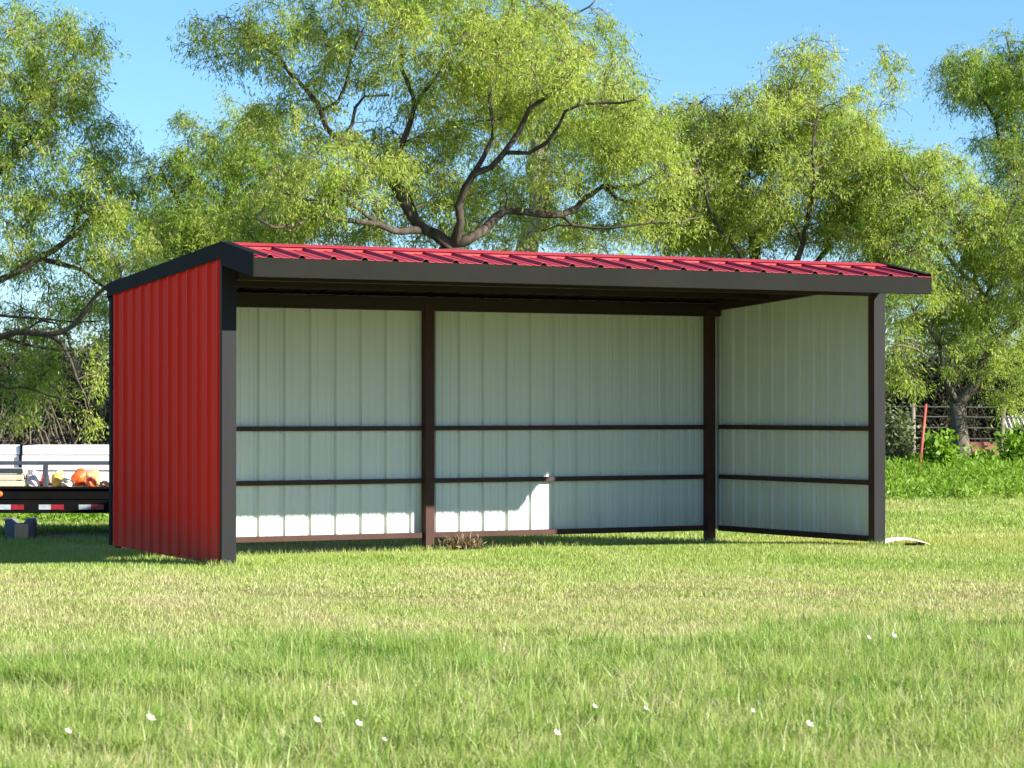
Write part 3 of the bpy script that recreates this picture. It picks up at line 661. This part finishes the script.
for yy in (.0, 2.06):
    MB().box((0, yy, tz(465)-gT), (LT, yy+.045, tz(461)-gT)).build('side_rail', M['railgrey'], r, bevel=.005)
    for u in (-140, -48, 45.5, 139, 232, 322):
        a = tx(u)-xL; MB().box((a-.03, yy, zt+.001), (a+.03, yy+.045, tz(465)-gT-.001)).build('stake', M['railgrey'], r, bevel=.004)
for xw in (LT*.60, LT*.73):
    for yy, sg in ((.30, -1), (1.80, 1)):
        w_ = MB().lathe([(.11, -.09), (.22, -.10), (.265, -.075), (.28, 0), (.265, .075), (.22, .10), (.11, .09)], 26, 0, (xw, yy, .28), Matrix.Rotation(math.pi/2, 4, 'X')).build('wheel', M['black'], r, True)
        MB().lathe([(0, -.03), (.06, -.05), (.11, -.088), (.118, -.088), (.118, .088), (.11, .088), (0, .03)], 20, 0, (xw, yy, .28), Matrix.Rotation(math.pi/2, 4, 'X')).build('rim', M['railgrey'], w_, True)
    MB().box((xw-.03, .38, .25), (xw+.03, 1.72, .31)).build('axle', M['black'], r)
mb = MB(); mb.tube([(LT, .3, zb+.1), (LT+1.3, 1.05, zb+.1)], .05, 6); mb.tube([(LT, 1.8, zb+.1), (LT+1.3, 1.05, zb+.1)], .05, 6); mb.box((LT+1.2, .99, zb+.05), (LT+1.55, 1.11, zb+.15))
tg = mb.build('tongue', M['black'], r); MB().tube([(LT+1.1, 1.05, -.06), (LT+1.1, 1.05, zb+.35)], .035, 8).build('jack', M['railgrey'], tg)

zd = tz(487)        # deck height in the world
def thing(name, label, cat, u, dy, group=None):
    return tag(empty(name, (tx(u), TD+dy, zd)), label, cat, group)
# white bundles: two tiers of white metal sheets, on battens
for (lab, z0, z1, y0, y1) in (('upper white metal sheet bundle on the trailer, strapped near its left end', tz(455.5)-zd, tz(446.5)-zd, .75, 1.75),
                              ('middle white metal sheet bundle, just below the upper one on the trailer', tz(471.5)-zd, tz(456.5)-zd, .70, 1.78),
                              ('lowest white metal sheet bundle lying on the trailer deck behind the orange things', .03, tz(473)-zd, .68, 1.80)):
    g = thing('sheet_bundle', lab, 'metal sheets', -120, 0, 'white sheet bundles on the trailer'); L = tx(318)-tx(-120)
    mb = MB(); n = 1
    for k in range(n):
        za = z0+(z1-z0)*k/n; zc = z0+(z1-z0)*(k+1)/n-.002
        j = rng.normal(0, .008)
        prof = []
        mb.box((.0+abs(j), y0+j, za), (L-.02-j, y1+j, zc))
    mb.build('sheets', M['whitepaint'], g)
    for u in (8, 160):
        a = tx(u)-tx(-120); MB().box((a, y0-.022, z0-.002), (a+.03, y1+.022, z1+.012)).build('strap', M['black'], g)
# a leaning crumple of small things along the near side
r_ = thing('board_stack', 'pale stack of three boards on the trailer at the left picture edge', 'boards', -14, .10)
for k in range(3): MB().box((0, .005*k, .004+.075*k), (.43-.012*k, .34, .066+.075*k)).build('board', M['card'], r_, bevel=.006)
def blob(name, label, cat, u, dy, sx, sy, sz, mat, lump=.18, seed=0, parent=None, off=(0, 0, 0)):
    import bmesh
    bm = bmesh.new(); bmesh.ops.create_icosphere(bm, subdivisions=4, radius=1)
    for v in bm.verts:
        c = v.co.copy()
        k = 1+lump*(math.sin(c.x*4.1+seed)*math.cos(c.y*3.7+seed*2)+.6*math.sin(c.z*7.3+c.x*5+seed)+.35*math.sin(c.y*13+c.z*11+seed*3))
        c = c*k; c.z = max(c.z, -.55); c.z += .55
        v.co = Vector((c.x*sx, c.y*sy, c.z*sz))+Vector(off)
    me = bpy.data.meshes.new(name); bm.to_mesh(me); bm.free(); me.materials.append(M[mat]); me.polygons.foreach_set('use_smooth', [True]*len(me.polygons))
    o = bpy.data.objects.new(name, me)
    if parent is not None: return link(o, parent)
    link(o); o.location = (tx(u), TD+dy, zd); return tag(o, label, cat)
blob('plastic_bag', 'crumpled white and grey bag on the trailer beside the board stack', 'bag', 29, .28, .085, .10, .125, 'bagwhite', .16, 1)
blob('red_sack', 'bright red lumpy sack on the trailer left of the grey stake', 'sack', 39.5, .34, .060, .09, .10, 'redorange', .14, 5)
r_ = thing('fuel_jug', 'yellow plastic jug right of the grey stake on the trailer', 'jug', 53, .30)
MB().lathe([(0, 0), (.065, 0), (.072, .015), (.072, .11), (.06, .14), (.03, .155), (0, .155)], 18).build('body', M['yellow'], r_, True)
MB().lathe([(.0, .155), (.026, .155), (.026, .182), (0, .182)], 12).build('cap', M['cream'], r_)
MB().tube([(.055, 0, .125), (.06, 0, .175), (.02, 0, .19), (.0, 0, .17)], .009, 6).build('handle', M['yellow'], r_, True)
blob('cloth_bundle', 'cream folded cloth bundle between the yellow jug and the orange bucket', 'cloth', 63.5, .26, .075, .10, .065, 'cream', .15, 3)
r_ = thing('orange_bucket', 'orange bucket lying on its side in the middle of the trailer load', 'bucket', 73, .30); mt = Matrix.Rotation(-1.25, 4, 'X') @ Matrix.Rotation(.25, 4, 'Y')
MB().lathe([(0, 0), (.07, 0), (.075, .01), (.088, .15), (.094, .155), (.094, .166), (.084, .166), (.07, .02), (0, .02)], 24, 0, (0, .12, .095), mt @ Matrix.Translation((0, 0, -.08))).build('body', M['orange'], r_, True)
MB().tube([mt @ Vector((.09*math.cos(a), .03+.08*math.sin(a), .075))+Vector((0, .12, .095)) for a in np.linspace(0, math.pi, 11)], .004, 5).build('handle', M['wire'], r_)
blob('red_sack', 'small orange sack slumped just right of the orange bucket', 'sack', 87.5, .28, .058, .085, .075, 'orange', .13, 8)
blob('paper_sack', 'tan brown paper sack behind the orange bucket on the trailer', 'sack', 84, .50, .11, .09, .125, 'brownpaper', .13, 12)
blob('wood_scraps', 'brown lump of scraps at the right end of the load by the shelter corner', 'scraps', 101, .3, .055, .09, .045, 'brownpaper', .2, 15)

# under the trailer: cradle block, wood block, plank
def gthing(name, label, cat, u, y):
    x = (u-512)/F*y; return tag(empty(name, (x, y, float(gz(x, y)))), label, cat)
r_ = gthing('concrete_block', 'grey notched concrete block standing under the trailer edge', 'block', 19, 29.75)
mb = MB(); mb.prism([(-.14, -.02), (.14, -.02), (.17, .25), (.09, .25), (.05, .19), (-.05, .19), (-.09, .25), (-.17, .25)], lambda p, q, t: (p, .30*t, q)).build('block', M['concrete'], r_, bevel=.01)
o = MB().box((-.075, 0, -.02), (.075, .1, .19)).build('wood_block', M['woodblock'], None, bevel=.006); x = (21-512)/F*29.58; o.location = (x, 29.58, float(gz(x, 29.58)))
tag(o, 'small brown wood block upright in front of the grey concrete block', 'wood block')
o = MB().box((0, 0, -.01), (1.05, .14, .055)).build('plank', M['plank'], None, bevel=.004); x = (34-512)/F*30.1; o.location = (x, 30.1, float(gz(x, 30.1))); o.rotation_euler = (0, 0, -.02)
tag(o, 'grey weathered plank lying on the ground under the trailer', 'plank')

# ------------------------------------------------------------------ near the shelter
x, y = float(loc(7.72, .20, 0).x), float(loc(7.72, .20, 0).y)
mb = MB(); n = 20; vs = []; fs = []
for off in (0, .006):
    for j in range(2):
        for k in range(n+1):
            t = k/n; a = -.24+.48*t; zz = .004+.055*math.sin(math.pi*min(1, t*.92+.06))**.8+off
            vs.append((a, -.12+.45*j+.03*math.sin(t*3), zz))
c = n+1
fs = [(k, k+1, c+k+1, c+k) for k in range(n)]+[(2*c+k, 2*c+k+1, 3*c+k+1, 3*c+k) for k in range(n)]+[(k, k+1, 2*c+k+1, 2*c+k) for k in range(n)]+[(c+k, c+k+1, 3*c+k+1, 3*c+k) for k in range(n)]
o = mb.add(vs, fs).build('curved_sheet_scrap', M['lid'], None, True); o.location = (x, y-.15, float(gz(x, y)))
tag(o, 'pale arched scrap of sheet lying in the grass right of the front right post', 'scrap')

def weed_clump(u, y, w, h, n, label):
    x = (u-512)/F*y; r = empty('dried_weed_clump', (x, y, float(gz(x, y)))); tag(r, label, 'weed clump')
    p = rng.normal(0, 1, (n, 3))*np.array([w*.26, w*.2, h*.3]); p[:, 2] = np.abs(p[:, 2])
    ax = unit(rng.normal(0, 1, (n, 3))+np.array([0, 0, .25])); wd = unit(np.cross(ax, rng.normal(0, 1, (n, 3))))
    v, l, s_, tt = leaves(p, ax, wd, rng.uniform(.05, .14, n), rng.uniform(.006, .016, n), np.clip(rng.normal(.5, .28, n), 0, 1))
    bulk_mesh('stalks', v, l, s_, M['straw'], {'tint': tt}, r)
p = loc(3.83, D-.30, 0); weed_clump(512+F*p.x/p.y, p.y, .34, .15, 2000, 'tangled clump of dried brown weeds right of the middle post foot')

# ------------------------------------------------------------------ grass
def blades(x, y, h, w, tint, lean=.35, three=True):
    n = len(x); a = rng.uniform(0, 6.28, n); L = np.abs(rng.normal(0, lean, n))
    dx, dy = np.cos(a), np.sin(a); z = gz(x, y)-.008
    fa = rng.uniform(0, 6.28, n); wx, wy = np.cos(fa)*w*.5, np.sin(fa)*w*.5
    mx, my = x+dx*L*h*.35, y+dy*L*h*.35; tx_, ty_ = x+dx*L*h*1.1, y+dy*L*h*1.1
    if three:
        v = np.stack([np.stack([x-wx, y-wy, z], 1), np.stack([x+wx, y+wy, z], 1), np.stack([mx+wx*.8, my+wy*.8, z+h*.55], 1), np.stack([mx-wx*.8, my-wy*.8, z+h*.55], 1), np.stack([tx_, ty_, z+h*np.sqrt(np.maximum(.15, 1-.5*L*L))], 1)], 1).reshape(-1, 3)
        b = np.arange(n)[:, None]*5; lp = (b+np.array([0, 1, 2, 3, 3, 2, 4])).ravel(); sz = np.tile([4, 3], n); k = 5
    else:
        v = np.stack([np.stack([x-wx, y-wy, z], 1), np.stack([x+wx, y+wy, z], 1), np.stack([tx_, ty_, z+h*np.sqrt(np.maximum(.15, 1-.5*L*L))], 1)], 1).reshape(-1, 3)
        lp = np.arange(3*n); sz = np.full(n, 3); k = 3
    return v, lp, sz, np.repeat(np.clip(tint, 0, 1), k)
def join(parts):
    V, Lp, Sz, T = [], [], [], []; o = 0
    for v, l, s_, t in parts:
        V.append(v); Lp.append(l+o); Sz.append(s_); T.append(t); o += len(v)
    return np.concatenate(V), np.concatenate(Lp), np.concatenate(Sz), np.concatenate(T)
def scatter(n, y0, y1, side=2.4, k=.205):
    y = np.sqrt(rng.uniform((y0+side/k)**2, (y1+side/k)**2, n))-side/k
    x = rng.uniform(-1, 1, n)*(k*y+side); return x, y
def outside_post(x, y):
    a = (x-FX)*CP+(y-FY)*SP; b = local_b(x, y)
    return ~((b > -.01) & (b < .14) & (((a > -.04) & (a < .15)) | ((a > W-.15) & (a < W+.04))))
parts = []
# y where the tall grass begins, nearer on the left than on the right
def tall(x, y):
    yb = 15.0+.42*x+.9*wave(x, y*.3, 4.2, 6)+.35*wave(x, y, 1.1, 12)
    return smooth(1.6, -1.2, y-yb+.8*wave(x, y, .8, 30))
n = 560000; x, y = scatter(n, 8.2, 19)
T = tall(x, y); g1 = wave(x, y, 2.3, 3); g2 = wave(x, y, .7, 20); dens = rng.random(n)
keep = dens < (.62+.38*T); x, y, T, g1, g2 = x[keep], y[keep], T[keep], g1[keep], g2[keep]; n = len(x)
tuft = smooth(.1, .9, g2+.4*g1)
edge = np.exp(-((y-(14.3+.42*x))/1.2)**2)
h = (.03+.03*rng.random(n))*(1-T)+T*(.06+.09*rng.random(n)+.10*tuft)
green = smooth(10.0, 9.0, y)*.2*(g2 > -.2)
tint = (.66+.13*g1+.16*smooth(-.3, .6, g2)*smooth(15.5, 18, y))*(1-T)+T*(.62-.16*edge-.20*tuft-green)+rng.normal(0, .17, n)+.30*(rng.random(n) < .10)
parts.append(blades(x, y, h, .0035+.003*rng.random(n), tint, .9))
# ragged tufts, each fanning out from one root
nt_ = 2600; cx, cy = scatter(nt_, 8.2, 17.5); Tt = tall(cx, cy); kk = rng.random(nt_) < .12+.88*Tt; cx, cy, Tt = cx[kk], cy[kk], Tt[kk]; nt_ = len(cx)
m_ = 46; th = (.07+.13*rng.random(nt_)**1.5)*(.45+.55*Tt); tc = np.where(rng.random(nt_) < .45, rng.normal(.22, .10, nt_), rng.normal(.78, .10, nt_)); sp = rng.uniform(.02, .07, nt_)
x = np.repeat(cx, m_)+rng.normal(0, 1, nt_*m_)*np.repeat(sp, m_); y = np.repeat(cy, m_)+rng.normal(0, 1, nt_*m_)*np.repeat(sp, m_)
parts.append(blades(x, y, np.repeat(th, m_)*rng.uniform(.5, 1.15, nt_*m_), .004+.003*rng.random(nt_*m_), np.repeat(tc, m_)+rng.normal(0, .1, nt_*m_), .8))
nt_ = 420; cx, cy = scatter(nt_, 8.2, 17.5); Tt = tall(cx, cy); kk = rng.random(nt_) < .05+.95*Tt; cx, cy, Tt = cx[kk], cy[kk], Tt[kk]; nt_ = len(cx)
m_ = 190; th = (.12+.10*rng.random(nt_))*(.5+.5*Tt); tc = np.where(rng.random(nt_) < .6, rng.normal(.16, .08, nt_), rng.normal(.82, .08, nt_)); sp = rng.uniform(.06, .16, nt_)
x = np.repeat(cx, m_)+rng.normal(0, 1, nt_*m_)*np.repeat(sp, m_)*1.3; y = np.repeat(cy, m_)+rng.normal(0, 1, nt_*m_)*np.repeat(sp, m_)
parts.append(blades(x, y, np.repeat(th, m_)*rng.uniform(.4, 1.15, nt_*m_), .004+.004*rng.random(nt_*m_), np.repeat(tc, m_)+rng.normal(0, .1, nt_*m_), .8))
# seed stalks standing above the tall grass
n = 3500; x, y = scatter(n, 8.2, 15); T = tall(x, y); k = T > .6; x, y = x[k], y[k]; n = len(x)
parts.append(blades(x, y, .16+.12*rng.random(n), np.full(n, .003), .78+rng.normal(0, .1, n), .35))
# mown grass round the shelter
n = 370000; x, y = scatter(n, 18.6, 29); k = outside_post(x, y); x, y = x[k], y[k]; n = len(x)
g1 = wave(x, y, 2.6, 3); g2 = wave(x, y, .8, 24); dry = smooth(.15, .9, wave(x, y*2.2, 2.2, 28)+.4*g2)*smooth(23.0, 20.5, y)
back = smooth(2.6, 3.1, local_b(x, y))*smooth(5.2, 4.2, local_b(x, y))*(x > -3.5); dry = np.maximum(dry, .8*back)
band = smooth(17.2, 18.6, y)*smooth(21.6, 20.2, y)*smooth(-.5, .6, wave(x, y*2.5, 1.6, 14)); dry = np.maximum(dry, .75*band)
kd = (rng.random(n) > .68*dry) & (np.hypot(x-loc(7.66, .2, 0).x, (y-loc(7.66, .1, 0).y)*.6) > .27); x, y, g1, g2, dry = x[kd], y[kd], g1[kd], g2[kd], dry[kd]; n = len(x)
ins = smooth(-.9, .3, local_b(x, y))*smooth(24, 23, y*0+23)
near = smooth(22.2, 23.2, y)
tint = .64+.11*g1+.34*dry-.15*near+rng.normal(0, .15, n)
parts.append(blades(x, y, (.025+.028*rng.random(n))*(1-.4*dry), .008+.005*rng.random(n), tint, .6, False))
# taller tufts at the feet of posts and wall
for a0, a1, b0, b1, m_ in ((-.15, .3, -.12, .02, 260), (7.0, 7.5, -.14, 0, 260), (-.12, -.03, 0, 2.9, 420), (.2, 7.1, D-.5, D-.15, 2200), (3.2, 3.8, D-.4, D-.2, 200)):
    a = rng.uniform(a0, a1, m_); b = rng.uniform(b0, b1, m_); x = FX+a*CP-b*SP; y = FY+a*SP+b*CP
    parts.append(blades(x, y, .03+.07*rng.random(m_), np.full(m_, .008), .48+rng.normal(0, .2, m_), .5))
# far lawn
n = 260000; x, y = scatter(n, 28.5, 44, 2.0); g1 = wave(x, y, 4, 3)
parts.append(blades(x, y, .04+.04*rng.random(n), .014+.010*rng.random(n), .50+.14*g1+rng.normal(0, .15, n), .6, False))
v, l, s_, t = join(parts)
o = bulk_mesh('grass', v, l, s_, M['grass'], {'tint': t}); tag(o, 'yellow green meadow grass, mown near the shelter and tall in front', 'grass', kind='stuff')

# lush broad-leaved weeds along the trees
n = 130000; x, y = scatter(n, 33.5, 52, 3.0)
y0 = np.where(x < -2, 33.8, 40.6)+.5*wave(x, y, 3, 9)
k = y > y0; x, y = x[k], y[k]; n = len(x); hh = (.16+.12*smooth(40, 46, y)+.06*wave(x, y, 1.3, 16))
p = np.stack([x, y, gz(x, y)+rng.uniform(.0, 1, n)*hh], 1)
ax = unit(rng.normal(0, .7, (n, 3))+np.array([0, 0, .55])); wd = unit(np.cross(ax, rng.normal(0, 1, (n, 3))))
tint = np.clip(.55+.2*wave(x, y, 2.2, 22)+rng.normal(0, .2, n), 0, 1)
v, l, s_, t = leaves(p, ax, wd, rng.uniform(.07, .17, n), rng.uniform(.018, .042, n), tint)
o = bulk_mesh('weeds', v, l, s_, M['weed'], {'tint': t}); tag(o, 'band of lush bright green weeds along the foot of the trees', 'weeds', kind='stuff')

# white wild flowers
def flower(u, v, size, label):
    # on the line through this pixel at the height of the tall grass
    hh = .15; y = (HCAM-hh)*F/(v-V0); x = (u-512)/F*y; z0 = float(gz(x, y))
    r = tag(empty('wildflower', (x, y, z0)), label, 'flower', 'white wild flowers in the tall grass')
    MB().tube([(0, 0, -.02), (.012, .004, hh*.5), (0, 0, hh)], [.003, .0025, .002], 5).build('stem', M['weed'], r)
    mb = MB(); s2 = size*.52; tl = rng.uniform(0, 6)
    for k in range(6):
        a = k*math.pi/3+tl; c, s_ = math.cos(a), math.sin(a)
        P = lambda rad, side, zz: (c*rad-s_*side, s_*rad+c*side, hh+zz)
        mb.add([P(.1*s2, 0, 0), P(.55*s2, .42*s2, .42*s2), P(1.0*s2, .2*s2, .75*s2), P(1.0*s2, -.2*s2, .78*s2), P(.55*s2, -.42*s2, .40*s2)], [(0, 1, 2, 3, 4)])
    tm = Matrix.Translation((0, 0, hh)) @ Matrix.Rotation(math.radians(38), 4, Vector((.45, .9, 0)).normalized()) @ Matrix.Translation((0, 0, -hh))
    mb.v = [tuple(tm @ Vector(q)) for q in mb.v]
    pm = mb.build('petals', M['petal'], r)
    me = pm.data; at_ = me.attributes.new('tint', 'FLOAT', 'POINT'); at_.data.foreach_set('value', [.5]*len(me.vertices))
    MB().lathe([(0, .0), (.25*s2, .1*s2), (.18*s2, .35*s2), (0, .42*s2)], 10, 0, (0, 0, 0), tm @ Matrix.Translation((0, 0, hh+.002))).build('centre', M['yellowcentre'], r, True)
for u, v, s_, lab in ((150, 708, .040, 'largest white flower low at the left of the grass, standing alone'), (68, 722, .028, 'faint white flower nearest the left edge of the grass'),
                      (316, 709, .034, 'pale white flower left of the close pair under the middle post'), (358, 712, .036, 'brighter lower flower of the close pair under the middle post'), (354, 694, .024, 'small upper flower of the close pair under the middle post'),
                      (384, 725, .020, 'tiny white flower just right of the close pair under the middle post'), (556, 719, .032, 'white flower lowest in the middle of the grass'), (594, 695, .026, 'white flower alone right of the lowest middle one'),
                      (645, 696, .022, 'small dim white flower between the two halves of the meadow grass'), (752, 698, .026, 'pale flower left of the bright one below the right rear post'), (808, 711, .036, 'bright white flower low in the right half of the grass'),
                      (868, 634, .028, 'fainter left flower of the far pair at the tall grass edge'), (893, 633, .038, 'brighter right flower of the far pair at the tall grass edge')):
    flower(u, v, s_, lab)

# ------------------------------------------------------------------ sky, sun, camera
AZ, EL = math.radians(35.4), math.radians(26.0)
lx, ly = math.sin(AZ), -math.cos(AZ)
sx, sy = lx*CP-ly*SP, lx*SP+ly*CP
sdir = Vector((sx*math.cos(EL), sy*math.cos(EL), math.sin(EL)))
w = bpy.data.worlds.new('World'); S.world = w; w.use_nodes = True; nt = w.node_tree; nt.nodes.clear()
sky = N(nt, 'ShaderNodeTexSky', sky_type='NISHITA'); sky.sun_disc = False; sky.sun_elevation = EL; sky.sun_rotation = math.atan2(sx, sy)
sky.air_density = 1.0; sky.dust_density = .2; sky.ozone_density = 8.5
bg = N(nt, 'ShaderNodeBackground'); bg.inputs[1].default_value = .080
ow = N(nt, 'ShaderNodeOutputWorld'); nt.links.new(sky.outputs[0], bg.inputs[0]); nt.links.new(bg.outputs[0], ow.inputs[0])
sl = bpy.data.lights.new('sun', 'SUN'); sl.energy = 5.0; sl.angle = math.radians(.53); sl.color = (1, .94, .82)
so = link(bpy.data.objects.new('sun', sl)); so.rotation_euler = sdir.to_track_quat('Z', 'Y').to_euler(); so.location = (10, 0, 20)

cam = bpy.data.cameras.new('camera'); co = link(bpy.data.objects.new('camera', cam)); S.camera = co
cam.sensor_width = 36; cam.lens = F/1024*36; cam.clip_end = 4000; cam.clip_start = .1
co.location = (0, 0, HCAM); co.rotation_euler = (math.pi/2+math.atan((V0-384)/F), 0, 0)
cam.dof.use_dof = True; cam.dof.focus_distance = 25; cam.dof.aperture_fstop = 8

vs = S.view_settings; S.display_settings.display_device = 'sRGB'; vs.view_transform = 'Standard'; vs.look = 'None'; vs.gamma = 1; vs.use_curve_mapping = False
vs.exposure = 1.5
S.cycles.max_bounces = 8; S.cycles.diffuse_bounces = 4; S.cycles.transparent_max_bounces = 4; S.cycles.use_denoising = True
